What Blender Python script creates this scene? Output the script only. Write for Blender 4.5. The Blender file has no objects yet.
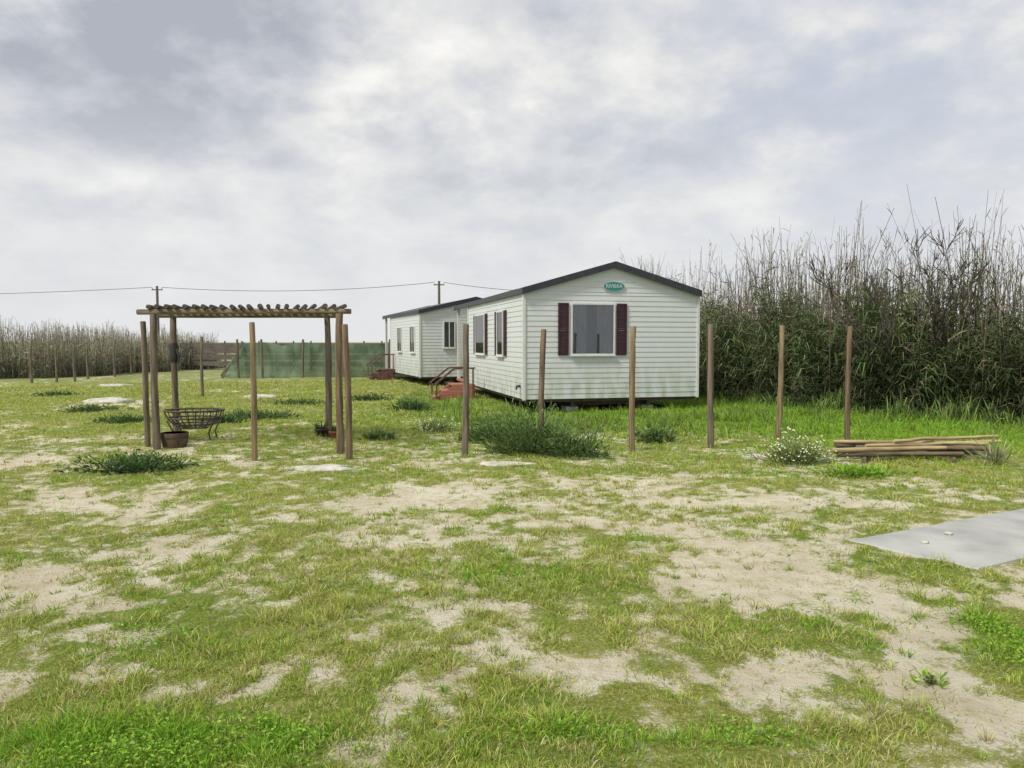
import bpy, math, random
import numpy as np
from mathutils import Vector, Matrix
rng = np.random.default_rng(7); random.seed(7)
S = bpy.context.scene; C = S.collection
PI = math.pi
# ------------------------------------------------------------------ camera
F = 745.0; CH = 1.6; PITCH = math.atan(42/F)
cam = bpy.data.cameras.new('camera'); co = bpy.data.objects.new('camera', cam); C.objects.link(co)
cam.sensor_width = 36; cam.lens = F/1024*36; cam.clip_start = .05; cam.clip_end = 6000
co.location = (0, 0, CH); co.rotation_euler = (PI/2-PITCH, 0, 0); S.camera = co
S.view_settings.view_transform = 'Standard'; S.view_settings.look = 'None'; S.view_settings.exposure = 0
cp, sp = math.cos(PITCH), math.sin(PITCH)
def ray(px, py):
    a = (px-512)/F; b = (384-py)/F
    return Vector((a, cp+b*sp, -sp+b*cp))
def G(px, py, z=0.0):
    d = ray(px, py); t = (z-CH)/d.z
    return Vector((d.x*t, d.y*t, z))
def D(px, py, Y):
    d = ray(px, py); t = Y/d.y
    return Vector((d.x*t, Y, CH+d.z*t))
# ------------------------------------------------------------------ noise
TAB = rng.random((256, 256))
def vn(x, y, o=0):
    x = np.asarray(x, float)+o*17.3; y = np.asarray(y, float)+o*31.7
    xi = np.floor(x).astype(int); yi = np.floor(y).astype(int); fx = x-xi; fy = y-yi
    fx = fx*fx*(3-2*fx); fy = fy*fy*(3-2*fy)
    a = TAB[xi & 255, yi & 255]; b = TAB[(xi+1) & 255, yi & 255]; c = TAB[xi & 255, (yi+1) & 255]; d = TAB[(xi+1) & 255, (yi+1) & 255]
    return (a*(1-fx)+b*fx)*(1-fy)+(c*(1-fx)+d*fx)*fy
def fbm(x, y, o=0, oct=4):
    s = 0; w = 1; t = 0
    for k in range(oct):
        s = s+w*vn(x*2**k, y*2**k, o+k*3); t += w; w *= .55
    return s/t
def gz(x, y):
    x = np.asarray(x, float); y = np.asarray(y, float)
    fade = np.clip(1-(np.hypot(x, y)-25)/40, 0, 1)
    return (.10*(fbm(x*.3, y*.3, 5, 2)-.5)+.035*(fbm(x*1.5, y*1.5, 9, 3)-.5))*fade
BL = [  # patches of bare sand (negative) and of growth (positive), given on the ground
 (430,497,100,12,-.36),(480,600,70,30,-.24),(770,506,110,11,-.58),(690,536,50,20,-.5),(730,566,55,18,-.5),(810,588,75,16,-.52),(760,665,120,24,-.36),
 (890,616,66,18,-.56),(945,665,55,20,-.55),(985,712,66,32,-.6),(610,690,80,40,-.28),(60,506,110,11,-.36),(180,575,90,16,-.3),(255,695,32,40,-.55),(15,600,60,16,-.3),(450,735,50,30,-.32),
 (345,545,60,15,-.2),(120,405,50,5,-.4),(560,530,50,15,-.34),(20,462,60,5,-.4),(60,440,60,4,-.3),(500,650,50,26,-.28),(1000,545,50,10,-.2),
 (60,748,170,30,.6),(240,756,90,22,.6),(1000,645,60,34,.9),(845,606,40,7,.5),(800,634,66,10,.5),(650,541,56,7,.4),(510,580,66,16,.34),
 (480,511,55,7,.46),(250,500,120,14,.2),(330,600,110,45,.12),(150,640,90,28,.25),(560,745,90,24,.35),(720,720,80,14,.34),
 (815,553,30,7,.5),(300,645,100,40,.1),(640,470,200,7,.2),(940,480,120,8,.3),(330,480,200,10,.12)]
BW = []
for (px, py, rx, ry, b) in BL:
    g = G(px, py); BW.append((g.x, g.y, rx*g.y/F, ry*g.y*g.y/(F*CH), b))
def cover(x, y):
    x = np.asarray(x, float); y = np.asarray(y, float)
    wx = x+.5*(fbm(x*1.7, y*1.7, 81, 4)-.5)*2; wy = y+.7*(fbm(x*1.7, y*1.7, 91, 4)-.5)*2
    v = .23*fbm(x*.6, y*.6, 1, 3)+.32*fbm(x*2.3, y*2.3, 4, 5)+.45*fbm(x*8, y*6.5, 14, 4)
    for (cx, cy, sx, sy, b) in BW:
        v = v+b*.42*np.exp(-((wx-cx)/sx)**2-((wy-cy)/sy)**2)
    v = v+np.clip((y-8)/8, 0, 1)*.09+np.clip((x-3)/4, 0, 1)*np.clip((y-9)/4, 0, 1)*.2
    return np.clip((v-.36)/.22, 0, 1)
# ------------------------------------------------------------------ materials
def newmat(name):
    m = bpy.data.materials.new(name); m.use_nodes = True; nt = m.node_tree
    return m, nt, nt.nodes['Principled BSDF']
def N(nt, t, **k):
    n = nt.nodes.new(t)
    for a, b in k.items(): setattr(n, a, b)
    return n
def mat(name, c1, c2=None, rough=.7, scale=(6, 6, 6), bump=.0, detail=6, metal=0, lo=.35, hi=.65):
    m, nt, b = newmat(name); L = nt.links
    b.inputs['Roughness'].default_value = rough; b.inputs['Metallic'].default_value = metal
    tc = N(nt, 'ShaderNodeTexCoord'); mp = N(nt, 'ShaderNodeMapping'); mp.inputs['Scale'].default_value = scale
    L.new(tc.outputs['Object'], mp.inputs['Vector'])
    nz = N(nt, 'ShaderNodeTexNoise'); nz.inputs['Scale'].default_value = 1; nz.inputs['Detail'].default_value = detail
    L.new(mp.outputs[0], nz.inputs['Vector'])
    r = N(nt, 'ShaderNodeValToRGB'); r.color_ramp.elements[0].position = lo; r.color_ramp.elements[1].position = hi
    r.color_ramp.elements[0].color = (*c1, 1); r.color_ramp.elements[1].color = (*(c2 or c1), 1)
    L.new(nz.outputs['Fac'], r.inputs[0]); L.new(r.outputs[0], b.inputs['Base Color'])
    if bump:
        bp = N(nt, 'ShaderNodeBump'); bp.inputs['Strength'].default_value = bump; bp.inputs['Distance'].default_value = .02
        L.new(nz.outputs['Fac'], bp.inputs['Height']); L.new(bp.outputs[0], b.inputs['Normal'])
    return m
def leafmat(name, rough=.6, trans=.3):
    m, nt, b = newmat(name); L = nt.links
    a = N(nt, 'ShaderNodeAttribute', attribute_name='col')
    L.new(a.outputs['Color'], b.inputs['Base Color']); b.inputs['Roughness'].default_value = rough
    b.inputs['Specular IOR Level'].default_value = .25
    t = N(nt, 'ShaderNodeBsdfTranslucent'); L.new(a.outputs['Color'], t.inputs['Color'])
    mx = N(nt, 'ShaderNodeMixShader'); mx.inputs[0].default_value = trans
    L.new(b.outputs[0], mx.inputs[1]); L.new(t.outputs[0], mx.inputs[2]); L.new(mx.outputs[0], nt.nodes['Material Output'].inputs[0])
    return m
M_leaf = leafmat('leaf', .6, .35); M_reed = leafmat('reed', .8, .2)
M_post = [mat('weathered_grey_wood', (.075,.06,.045), (.21,.17,.125), .85, (28,28,2.2), .5),
          mat('tan_pine_wood', (.12,.083,.046), (.30,.22,.125), .8, (26,26,2), .45),
          mat('brown_wood', (.08,.055,.034), (.22,.155,.095), .8, (26,26,2), .45)]
M_rafter = mat('old_rafter_wood', (.045,.038,.03), (.13,.108,.082), .85, (22,3,22), .4)
M_beam = mat('grey_brown_beam_wood', (.095,.075,.052), (.25,.20,.135), .85, (2.5,26,26), .4)
M_logpale = mat('peeled_pole_wood', (.24,.18,.09), (.48,.38,.21), .8, (3,26,26), .4)
M_logdark = mat('dark_pole_wood', (.06,.046,.03), (.18,.14,.085), .85, (3,26,26), .4)  # darker pole colour, mostly for bearers and lower layers
M_deck = mat('red_brown_deck_wood', (.30,.11,.07), (.44,.18,.125), .7, (3,20,20), .3)
M_rail = mat('dark_rail_wood', (.08,.04,.03), (.15,.08,.06), .7, (9,9,9), .3)
M_white2 = mat('white_trim', (.58,.585,.58), (.66,.665,.655), .5, (5,5,5))
M_roof = mat('dark_roof_metal', (.018,.021,.03), (.03,.034,.045), .45, (9,9,9), .1)
M_shut = mat('maroon_shutter', (.034,.006,.014), (.046,.009,.019), .55, (9,9,9))
M_dark = mat('dark_interior', (.05,.05,.05), (.07,.07,.07), .9)
M_curt = mat('pale_curtain', (.44,.44,.44), (.58,.58,.57), .9, (14,14,2))
M_steel = mat('rusty_dark_steel', (.03,.028,.026), (.09,.06,.045), .7, (12,12,12), .2)
M_rubber = mat('black_rubber', (.015,.015,.015), (.03,.03,.03), .8)
M_block = mat('concrete_block', (.26,.26,.25), (.40,.40,.38), .9, (16,16,16), .3)
M_teal = mat('teal_sign', (.01,.19,.19), (.015,.24,.23), .4)
M_slab = mat('slab_concrete', (.29,.295,.285), (.43,.435,.41), .85, (2.2,2.2,2.2), .2, 11)
M_terra = mat('terracotta', (.28,.10,.05), (.36,.14,.08), .8, (20,20,20), .1)
M_black = mat('black_plastic', (.02,.02,.02), (.035,.035,.035), .5)
M_tub = mat('brown_tub_wood', (.05,.032,.02), (.13,.085,.055), .8, (14,14,3), .3)
M_trough = mat('dark_basket_wood', (.045,.036,.03), (.12,.10,.08), .85, (14,14,6), .3)
M_rock = mat('pale_stone', (.36,.345,.29), (.58,.56,.49), .9, (9,9,9), .6)
M_bark = mat('dark_bark', (.04,.034,.028), (.09,.078,.064), .9, (20,20,6), .5)
M_fence = mat('far_fence_wood', (.09,.077,.068), (.15,.132,.118), .9, (3,3,9), .2)
M_wire = mat('wire', (.06,.06,.065), (.08,.08,.085), .6)
M_flower = mat('cream_petal', (.62,.60,.40), (.78,.77,.66), .7)
def sidingmat():
    m, nt, b = newmat('white_lap_siding'); L = nt.links; b.inputs['Roughness'].default_value = .45
    tc = N(nt, 'ShaderNodeTexCoord'); sx = N(nt, 'ShaderNodeSeparateXYZ'); L.new(tc.outputs['Object'], sx.inputs[0])
    mp = N(nt, 'ShaderNodeMapping'); mp.inputs['Scale'].default_value = (3.5, 3.5, 1.2); L.new(tc.outputs['Object'], mp.inputs[0])
    nz = N(nt, 'ShaderNodeTexNoise'); nz.inputs['Scale'].default_value = 1.6; nz.inputs['Detail'].default_value = 8; L.new(mp.outputs[0], nz.inputs['Vector'])
    mr = N(nt, 'ShaderNodeMapRange'); mr.inputs[1].default_value = .3; mr.inputs[2].default_value = 1.25; mr.inputs[3].default_value = 1.0; mr.inputs[4].default_value = .06
    L.new(sx.outputs['Z'], mr.inputs[0])
    r = N(nt, 'ShaderNodeMapRange'); r.inputs[1].default_value = .38; r.inputs[2].default_value = .66; L.new(nz.outputs['Fac'], r.inputs[0])
    mu = N(nt, 'ShaderNodeMath', operation='MULTIPLY'); L.new(mr.outputs[0], mu.inputs[0]); L.new(r.outputs[0], mu.inputs[1])
    mx = N(nt, 'ShaderNodeMix', data_type='RGBA'); mx.inputs[6].default_value = (.595,.625,.635,1); mx.inputs[7].default_value = (.35,.41,.30,1)
    L.new(mu.outputs[0], mx.inputs[0]); L.new(mx.outputs[2], b.inputs['Base Color'])
    return m
M_side = sidingmat()
def glassmat():
    m, nt, b = newmat('window_glass'); L = nt.links
    lw = N(nt, 'ShaderNodeLayerWeight'); lw.inputs['Blend'].default_value = .35
    ad = N(nt, 'ShaderNodeMath', operation='ADD'); ad.inputs[1].default_value = .06; L.new(lw.outputs['Fresnel'], ad.inputs[0])
    t = N(nt, 'ShaderNodeBsdfTransparent'); t.inputs[0].default_value = (.70,.74,.78,1); g = N(nt, 'ShaderNodeBsdfGlossy'); g.inputs['Roughness'].default_value = .03
    mx = N(nt, 'ShaderNodeMixShader'); L.new(ad.outputs[0], mx.inputs[0]); L.new(t.outputs[0], mx.inputs[1]); L.new(g.outputs[0], mx.inputs[2])
    L.new(mx.outputs[0], nt.nodes['Material Output'].inputs[0]); return m
M_glass = glassmat()
def netmat():
    m, nt, b = newmat('green_shade_net'); L = nt.links
    tc = N(nt, 'ShaderNodeTexCoord'); mp = N(nt, 'ShaderNodeMapping'); mp.inputs['Scale'].default_value = (2.2, 1, .7); L.new(tc.outputs['Object'], mp.inputs[0])
    nz = N(nt, 'ShaderNodeTexNoise'); nz.inputs['Scale'].default_value = 1.1; nz.inputs['Detail'].default_value = 6; nz.inputs['Distortion'].default_value = 1.0; L.new(mp.outputs[0], nz.inputs['Vector'])
    r = N(nt, 'ShaderNodeValToRGB'); r.color_ramp.elements[0].color = (.085,.145,.09,1); r.color_ramp.elements[1].color = (.16,.235,.15,1); r.color_ramp.elements[0].position = .36; r.color_ramp.elements[1].position = .64
    L.new(nz.outputs['Fac'], r.inputs[0]); L.new(r.outputs[0], b.inputs['Base Color']); b.inputs['Roughness'].default_value = .9
    t = N(nt, 'ShaderNodeBsdfTransparent'); mx = N(nt, 'ShaderNodeMixShader'); mx.inputs[0].default_value = .84
    L.new(t.outputs[0], mx.inputs[1]); L.new(b.outputs[0], mx.inputs[2]); L.new(mx.outputs[0], nt.nodes['Material Output'].inputs[0]); return m
M_net = netmat()
# ------------------------------------------------------------------ object helpers
def tag(o, label=None, cat=None, group=None, kind=None):
    if label: o['label'] = label
    if cat: o['category'] = cat
    if group: o['group'] = group
    if kind: o['kind'] = kind
    return o
def empty(name, loc, rz=0, **k):
    o = bpy.data.objects.new(name, None); C.objects.link(o); o.location = loc; o.rotation_euler = (0, 0, rz); o.empty_display_size = .2
    return tag(o, **k)
class MB:
    def __init__(s): s.V = []; s.F = []; s.Sm = []
    def add(s, V, Fs, sm=False):
        n = len(s.V); s.V += [tuple(v) for v in V]
        for f in Fs: s.F.append([n+i for i in f]); s.Sm.append(sm)
        return s
    def box(s, x0, x1, y0, y1, z0, z1, M=None):
        V = [Vector((x, y, z)) for z in (z0, z1) for x, y in ((x0, y0), (x1, y0), (x1, y1), (x0, y1))]
        if M is not None: V = [M @ v for v in V]
        return s.add(V, [(3,2,1,0),(4,5,6,7),(0,1,5,4),(1,2,6,5),(2,3,7,6),(3,0,4,7)])
    def bar(s, a, b, w, h):
        a = Vector(a); b = Vector(b); d = b-a; q = d.to_track_quat('X', 'Z').to_matrix().to_4x4(); M = Matrix.Translation(a) @ q
        return s.box(0, d.length, -w/2, w/2, -h/2, h/2, M)
    def prism(s, pts, y0, y1):
        n = len(pts); V = [(p[0], y0, p[1]) for p in pts]+[(p[0], y1, p[1]) for p in pts]
        return s.add(V, [tuple(range(n)), tuple(range(2*n-1, n-1, -1))]+[(i, i+n, (i+1) % n+n, (i+1) % n) for i in range(n)])
    def tube(s, pts, rad, n=10, caps=True):
        pts = [Vector(p) for p in pts]; K = len(pts)
        if not hasattr(rad, '__len__'): rad = [rad]*K
        V = []; up = None; rings = []
        for i in range(K):
            d = (pts[min(i+1, K-1)]-pts[max(i-1, 0)]).normalized()
            if up is None: up = d.orthogonal().normalized()
            up = (up-d*up.dot(d)).normalized(); sd = d.cross(up)
            ring = [pts[i]+(up*math.cos(2*PI*j/n)+sd*math.sin(2*PI*j/n))*rad[i] for j in range(n)]
            rings.append(ring); V += ring
        s.add(V, [(i*n+j, i*n+(j+1) % n, (i+1)*n+(j+1) % n, (i+1)*n+j) for i in range(K-1) for j in range(n)], True)
        if caps:
            s.add(rings[0], [tuple(range(n-1, -1, -1))]); s.add(rings[-1], [tuple(range(n))])
        return s
    def build(s, name, m, parent=None, loc=None, **k):
        me = bpy.data.meshes.new(name); me.from_pydata(s.V, [], s.F); me.polygons.foreach_set('use_smooth', s.Sm); me.materials.append(m); me.update()
        o = bpy.data.objects.new(name, me); C.objects.link(o)
        if parent: o.parent = parent
        if loc is not None: o.location = loc
        return tag(o, **k)
def npmesh(name, V, T, col, m, parent=None, loc=None, **k):
    me = bpy.data.meshes.new(name); nv = len(V); nt = len(T)
    me.vertices.add(nv); me.vertices.foreach_set('co', np.ascontiguousarray(V, dtype=np.float32).ravel())
    me.loops.add(nt*3); me.loops.foreach_set('vertex_index', np.ascontiguousarray(T, dtype=np.int32).ravel())
    me.polygons.add(nt); me.polygons.foreach_set('loop_start', np.arange(0, nt*3, 3, dtype=np.int32))
    me.update(calc_edges=True)
    if col is not None:
        a = me.color_attributes.new('col', 'FLOAT_COLOR', 'POINT')
        a.data.foreach_set('color', np.concatenate([col, np.ones((nv, 1))], 1).astype(np.float32).ravel())
    me.materials.append(m); o = bpy.data.objects.new(name, me); C.objects.link(o)
    if parent: o.parent = parent
    if loc is not None: o.location = loc
    return tag(o, **k)
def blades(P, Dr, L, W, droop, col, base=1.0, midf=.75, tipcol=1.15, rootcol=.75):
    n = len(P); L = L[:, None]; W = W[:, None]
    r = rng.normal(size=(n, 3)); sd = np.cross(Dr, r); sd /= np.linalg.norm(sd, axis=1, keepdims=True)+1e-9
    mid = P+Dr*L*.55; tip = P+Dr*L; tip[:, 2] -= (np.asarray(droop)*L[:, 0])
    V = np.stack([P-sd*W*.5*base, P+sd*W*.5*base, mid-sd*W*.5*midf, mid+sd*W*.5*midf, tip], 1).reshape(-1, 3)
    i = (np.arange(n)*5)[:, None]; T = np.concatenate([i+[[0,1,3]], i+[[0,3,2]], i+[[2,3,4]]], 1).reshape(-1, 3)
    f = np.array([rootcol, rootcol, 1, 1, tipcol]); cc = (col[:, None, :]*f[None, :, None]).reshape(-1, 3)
    return V, T, cc
def join(parts):
    Vs, Ts, Cs = [], [], []; o = 0
    for V, T, c in parts: Vs.append(V); Ts.append(T+o); Cs.append(c); o += len(V)
    return np.concatenate(Vs), np.concatenate(Ts), np.concatenate(Cs)
def unit(v): return v/(np.linalg.norm(v, axis=1, keepdims=True)+1e-9)
def pick(cols, n, jit=.15):
    c = np.array(cols)[rng.integers(0, len(cols), n)]
    return np.clip(c*(1+rng.normal(size=(n, 1))*jit)*(1+rng.normal(size=(n, 3))*.05), .004, .9)
# ------------------------------------------------------------------ ground
rows = list(np.arange(-30, 2.0, 1.0)); y = 2.0
while y < 3000: rows.append(y); y += max(.04, .010*y)
rows.append(5000); rows = np.array(rows)
t = np.linspace(-1, 1, 481)
X = np.array([np.concatenate([[-(r0+900)], t*r0, [r0+900]]) for r0 in 4+.95*np.clip(rows, 0, None)])
Yg = np.repeat(rows[:, None], X.shape[1], 1); cv = cover(X, Yg)
Z = gz(X, Yg)+cv*.012
nr, nc = X.shape; idx = np.arange(nr*nc).reshape(nr, nc)
q = np.stack([idx[:-1, :-1], idx[:-1, 1:], idx[1:, 1:], idx[1:, :-1]], -1).reshape(-1, 4)
T = np.concatenate([q[:, [0,1,2]], q[:, [0,2,3]]], 0)
lush = np.exp(-((X-3.2)/6)**2-((Yg-16)/5)**2)
gcol = np.stack([cv, np.clip((Yg-20)/22, 0, 1), np.clip(lush, 0, 1)], -1).reshape(-1, 3)
def groundmat():
    m, nt, b = newmat('sandy_grass_ground'); L = nt.links; b.inputs['Roughness'].default_value = .95; b.inputs['Specular IOR Level'].default_value = .15
    at = N(nt, 'ShaderNodeAttribute', attribute_name='col'); sp_ = N(nt, 'ShaderNodeSeparateColor'); L.new(at.outputs['Color'], sp_.inputs[0])
    tc = N(nt, 'ShaderNodeTexCoord')
    def noise(sc, det, ro=.6):
        n = N(nt, 'ShaderNodeTexNoise'); n.inputs['Scale'].default_value = sc; n.inputs['Detail'].default_value = det; n.inputs['Roughness'].default_value = ro
        L.new(tc.outputs['Object'], n.inputs['Vector']); return n.outputs['Fac']
    def ramp(f, *st):
        r = N(nt, 'ShaderNodeValToRGB'); e = r.color_ramp.elements
        while len(e) < len(st): e.new(.5)
        for k, (p, c) in enumerate(st): e[k].position = p; e[k].color = (*c, 1)
        L.new(f, r.inputs[0]); return r.outputs[0]
    def math_(op, a, b_):
        n = N(nt, 'ShaderNodeMath', operation=op)
        for k, v in enumerate((a, b_)):
            if isinstance(v, float): n.inputs[k].default_value = v
            else: L.new(v, n.inputs[k])
        return n.outputs[0]
    def mix(f, a, b_):
        n = N(nt, 'ShaderNodeMix', data_type='RGBA'); L.new(f, n.inputs[0]); L.new(a, n.inputs[6]); L.new(b_, n.inputs[7]); return n.outputs[2]
    n1 = noise(1.7, 10); n2 = noise(9, 10, .7); n3 = noise(55, 6, .7); n4 = noise(.6, 4)
    sand = ramp(n1, (.3, (.60,.525,.38)), (.5, (.73,.665,.515)), (.7, (.82,.77,.64)))
    straw = ramp(n3, (.35, (.36,.33,.13)), (.65, (.64,.58,.35)))
    sand = mix(math_('MULTIPLY', ramp(n2, (.46, (0,0,0)), (.62, (1,1,1))), .42), sand, straw)
    grass = ramp(n3, (.32, (.11,.14,.02)), (.5, (.26,.29,.052)), (.68, (.58,.56,.25)))
    grass2 = ramp(n3, (.32, (.075,.12,.015)), (.68, (.29,.38,.06)))
    grass = mix(ramp(n4, (.42, (0,0,0)), (.6, (1,1,1))), grass, grass2)
    grass = mix(sp_.outputs['Blue'], grass, grass2)
    fargrass = ramp(n2, (.35, (.17,.20,.085)), (.65, (.31,.31,.15)))
    grass = mix(math_('MULTIPLY', sp_.outputs['Green'], .9), grass, fargrass)
    f = math_('ADD', sp_.outputs['Red'], math_('MULTIPLY', math_('SUBTRACT', n2, .5), 2.4))
    f = math_('ADD', f, math_('MULTIPLY', math_('SUBTRACT', n3, .5), 2.6))
    fr = ramp(f, (.26, (0,0,0)), (.68, (1,1,1)))
    L.new(mix(fr, sand, grass), b.inputs['Base Color'])
    bp = N(nt, 'ShaderNodeBump'); bp.inputs['Strength'].default_value = 1.0; bp.inputs['Distance'].default_value = .045
    L.new(math_('ADD', n2, math_('MULTIPLY', n3, .7)), bp.inputs['Height']); L.new(bp.outputs[0], b.inputs['Normal'])
    return m
npmesh('ground', np.stack([X, Yg, Z], -1).reshape(-1, 3), T, gcol, groundmat(), kind='structure', label='sandy field with patchy short grass', cat='ground')
def gp(px, py):
    g = G(px, py); g.z = float(gz(g.x, g.y)); return g
# ------------------------------------------------------------------ grass
H1 = Vector((.26, 16.3, 0)); TH1 = math.radians(14); W1, L1 = 4.17, 8.7
SA, SB, SC = G(848, 546), G(978, 575), G(1024, 513)
sdir = (SC-SA); sdir.normalize()
def huv(x, y):
    dx, dy = x-H1.x, y-H1.y; return dx*math.cos(TH1)+dy*math.sin(TH1), -dx*math.sin(TH1)+dy*math.cos(TH1)
def in_house(x, y):
    u, v = huv(x, y); return (u > .2) & (u < W1-.1) & (v > .25) & (v < L1)
def in_slab(x, y):
    a = SB-SA; det = a.x*sdir.y-a.y*sdir.x; rx, ry = x-SA.x, y-SA.y
    s = (rx*sdir.y-ry*sdir.x)/det; t_ = (a.x*ry-a.y*rx)/det
    return (s > -.04) & (s < 1.04) & (t_ > -.05) & (t_ < 4.6)
def wedge(n, d0, d1, p):
    u = rng.random(n); k = 2-p; d = (d0**k+u*(d1**k-d0**k))**(1/k); a = rng.uniform(-.78, .78, n)
    return d*np.sin(a), d*np.cos(a), d
DRY = [(.58,.53,.24), (.52,.50,.18), (.66,.60,.35)]
OLV = [(.38,.47,.08), (.47,.52,.105), (.31,.42,.06), (.51,.51,.15)]
GRN = [(.24,.45,.04), (.30,.52,.05), (.37,.54,.07), (.19,.36,.035)]
parts = []
def green_amount(x, y):
    g = np.zeros_like(x)
    for (px, py, rx, ry) in ((60,748,190,36),(240,756,110,28),(1000,645,70,38),(800,634,60,12),(150,640,70,22),(500,585,60,18),(640,545,60,8),(480,511,55,8),(845,606,50,9),(560,745,90,22),(720,750,80,16)):
        c = G(px, py); w = 1.0 if (py > 747 or px > 900) else .55
        g = g+w*np.exp(-((x-c.x)/(rx*c.y/F))**2-((y-c.y)/(ry*c.y**2/(F*CH)))**2)
    g = g+np.exp(-((x-3.5)/6)**2-((y-16)/4.5)**2)*.9+np.clip((x-3.5)/3, 0, 1)*np.clip((y-9.5)/2, 0, 1)*.7
    return np.clip(g, 0, 1)
x, y, d = wedge(900000, 2.2, 32, 1.55); c = cover(x, y); fine = fbm(x*9, y*9, 71, 3)
ok = (rng.random(len(x)) < (.05+.95*np.clip((c-.08)/.75, 0, 1))*np.clip((fine-.36)*5.5, .05, 1)) & ~in_house(x, y) & ~in_slab(x, y); x, y, d, c = x[ok], y[ok], d[ok], c[ok]; n = len(x)
ga = green_amount(x, y); tuft = fbm(x*4.5, y*4.5, 31, 3); low = np.where(y < 4.0, .3, .8)
P = np.stack([x, y, gz(x, y)], -1); Dr = unit(np.stack([rng.normal(size=n)*.55, rng.normal(size=n)*.55, np.ones(n)*.8], -1))
hgt = rng.uniform(.012, .042, n)*(.45+1.9*np.clip((tuft-.42)*3.5, 0, 1))*(.7+.5*c)*(1+low*ga)*(1+d*.03)
dryp = np.clip(.6*fbm(x*1.1, y*1.1, 131, 3)-.03, 0, .6)
col = np.where((rng.random(n) < ga)[:, None], pick(GRN, n, .22), np.where((rng.random(n) < dryp)[:, None], pick(DRY, n, .2), pick(OLV, n, .24)))
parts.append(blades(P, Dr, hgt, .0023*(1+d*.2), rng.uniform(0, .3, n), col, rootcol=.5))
# tufts
x, y, d = wedge(64000, 2.3, 32, 1.3); c = cover(x, y); cl = fbm(x*1.3, y*1.3, 41, 3); ga = green_amount(x, y)
ok = (rng.random(len(x)) < np.clip((c-.05), .13, 1)*np.clip((cl-.42)*4+ga*.6+.16, .18, 1)) & ~in_house(x, y) & ~in_slab(x, y); x, y, d, ga = x[ok], y[ok], d[ok], ga[ok]
k = 18; n = len(x)*k; rad = np.repeat(rng.uniform(.015, .07, len(x)), k)
an = rng.uniform(0, 2*PI, n); rr = np.sqrt(rng.random(n))*rad; xx = np.repeat(x, k)+rr*np.cos(an); yy = np.repeat(y, k)+rr*np.sin(an); dd = np.repeat(d, k); gg = np.repeat(ga, k)
hb = np.repeat(rng.uniform(.022, .08, len(x)), k)*(1+np.where(yy < 4.0, .25, .7)*gg)
P = np.stack([xx, yy, gz(xx, yy)], -1); Dr = unit(np.stack([np.cos(an)*rr/rad*.7+rng.normal(size=n)*.25, np.sin(an)*rr/rad*.7+rng.normal(size=n)*.25, np.ones(n)], -1))
mixg = np.repeat(rng.random(len(x)), k)
col = np.where((mixg < gg*.9+.25)[:, None], pick(GRN, n, .2), np.where((mixg < .8)[:, None], pick(OLV, n, .2), pick(DRY, n, .2)))
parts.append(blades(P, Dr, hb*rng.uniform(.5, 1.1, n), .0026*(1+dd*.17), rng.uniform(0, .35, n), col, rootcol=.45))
# broad low leaves in the lush patches
x, y, d = wedge(560000, 2.2, 12, 1.2); ga = green_amount(x, y); patch = fbm(x*2.6, y*2.6, 77, 4)
ok = (rng.random(len(x)) < np.clip((ga-.30)*2.0, 0, 1)*np.clip((patch-.38)*4.5, 0, .9)) & ~in_slab(x, y) & (y < 7); x, y, d = x[ok], y[ok], d[ok]; n = len(x)
P = np.stack([x, y, gz(x, y)+rng.uniform(.0, .09, n)*np.clip(fbm(x*5, y*5, 88, 3)*2-.3, 0, 1.4)], -1); Dr = unit(np.stack([rng.normal(size=n), rng.normal(size=n), rng.uniform(.1, .8, n)], -1))
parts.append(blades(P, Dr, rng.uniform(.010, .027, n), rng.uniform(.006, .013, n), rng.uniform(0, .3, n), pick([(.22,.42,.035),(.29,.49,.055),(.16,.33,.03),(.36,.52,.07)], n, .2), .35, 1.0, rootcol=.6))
V, T, cc = join(parts)
npmesh('grass', V, T, cc, M_leaf, kind='stuff', label='patchy short grass growing over the sandy field', cat='grass')
# tall lush grass around the home and along the reeds
n = 130000; x = rng.uniform(-3, 13, n); y = rng.uniform(10.8, 24, n); ht = fbm(x*.9, y*.9, 51, 4); hc = fbm(x*2.2, y*2.2, 57, 3)
edge = np.clip((y-12.0-(2.6*(fbm(x*.7, y*.3, 61, 3)-.5)))/1.6, 0, 1)*np.clip((x+2.2+(y-16)*.25)/1.5, 0, 1)
u, v = huv(x, y); near = (u > -.3) & (u < W1+.2) & (v > -1.2) & (v < L1)
ok = (rng.random(n) < edge*np.clip((ht-.36)*5, .04, 1)*np.clip((hc-.3)*3.5, .1, 1)*np.where(near, .5, 1)) & ~in_house(x, y); x, y, ht, hc, near = x[ok], y[ok], ht[ok], hc[ok], near[ok]; n = len(x)
P = np.stack([x, y, gz(x, y)], -1); Dr = unit(np.stack([rng.normal(size=n)*.4, rng.normal(size=n)*.4, np.ones(n)], -1))
tone = (.65+.8*fbm(x*1.2, y*1.2, 67, 3))[:, None]
V, T, cc = blades(P, Dr, rng.uniform(.06, .26, n)*np.clip(.1+3.6*(hc-.28), .3, 1.9)*np.where(near, .55, 1), rng.uniform(.008, .017, n), rng.uniform(0, .5, n), pick([(.16,.29,.04), (.20,.33,.05), (.24,.34,.07), (.11,.20,.03), (.27,.32,.09)], n, .25)*tone)
npmesh('tall_grass', V, T, cc, M_leaf, kind='stuff', label='taller lush green grass around the white home and below the reeds', cat='grass')
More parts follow.
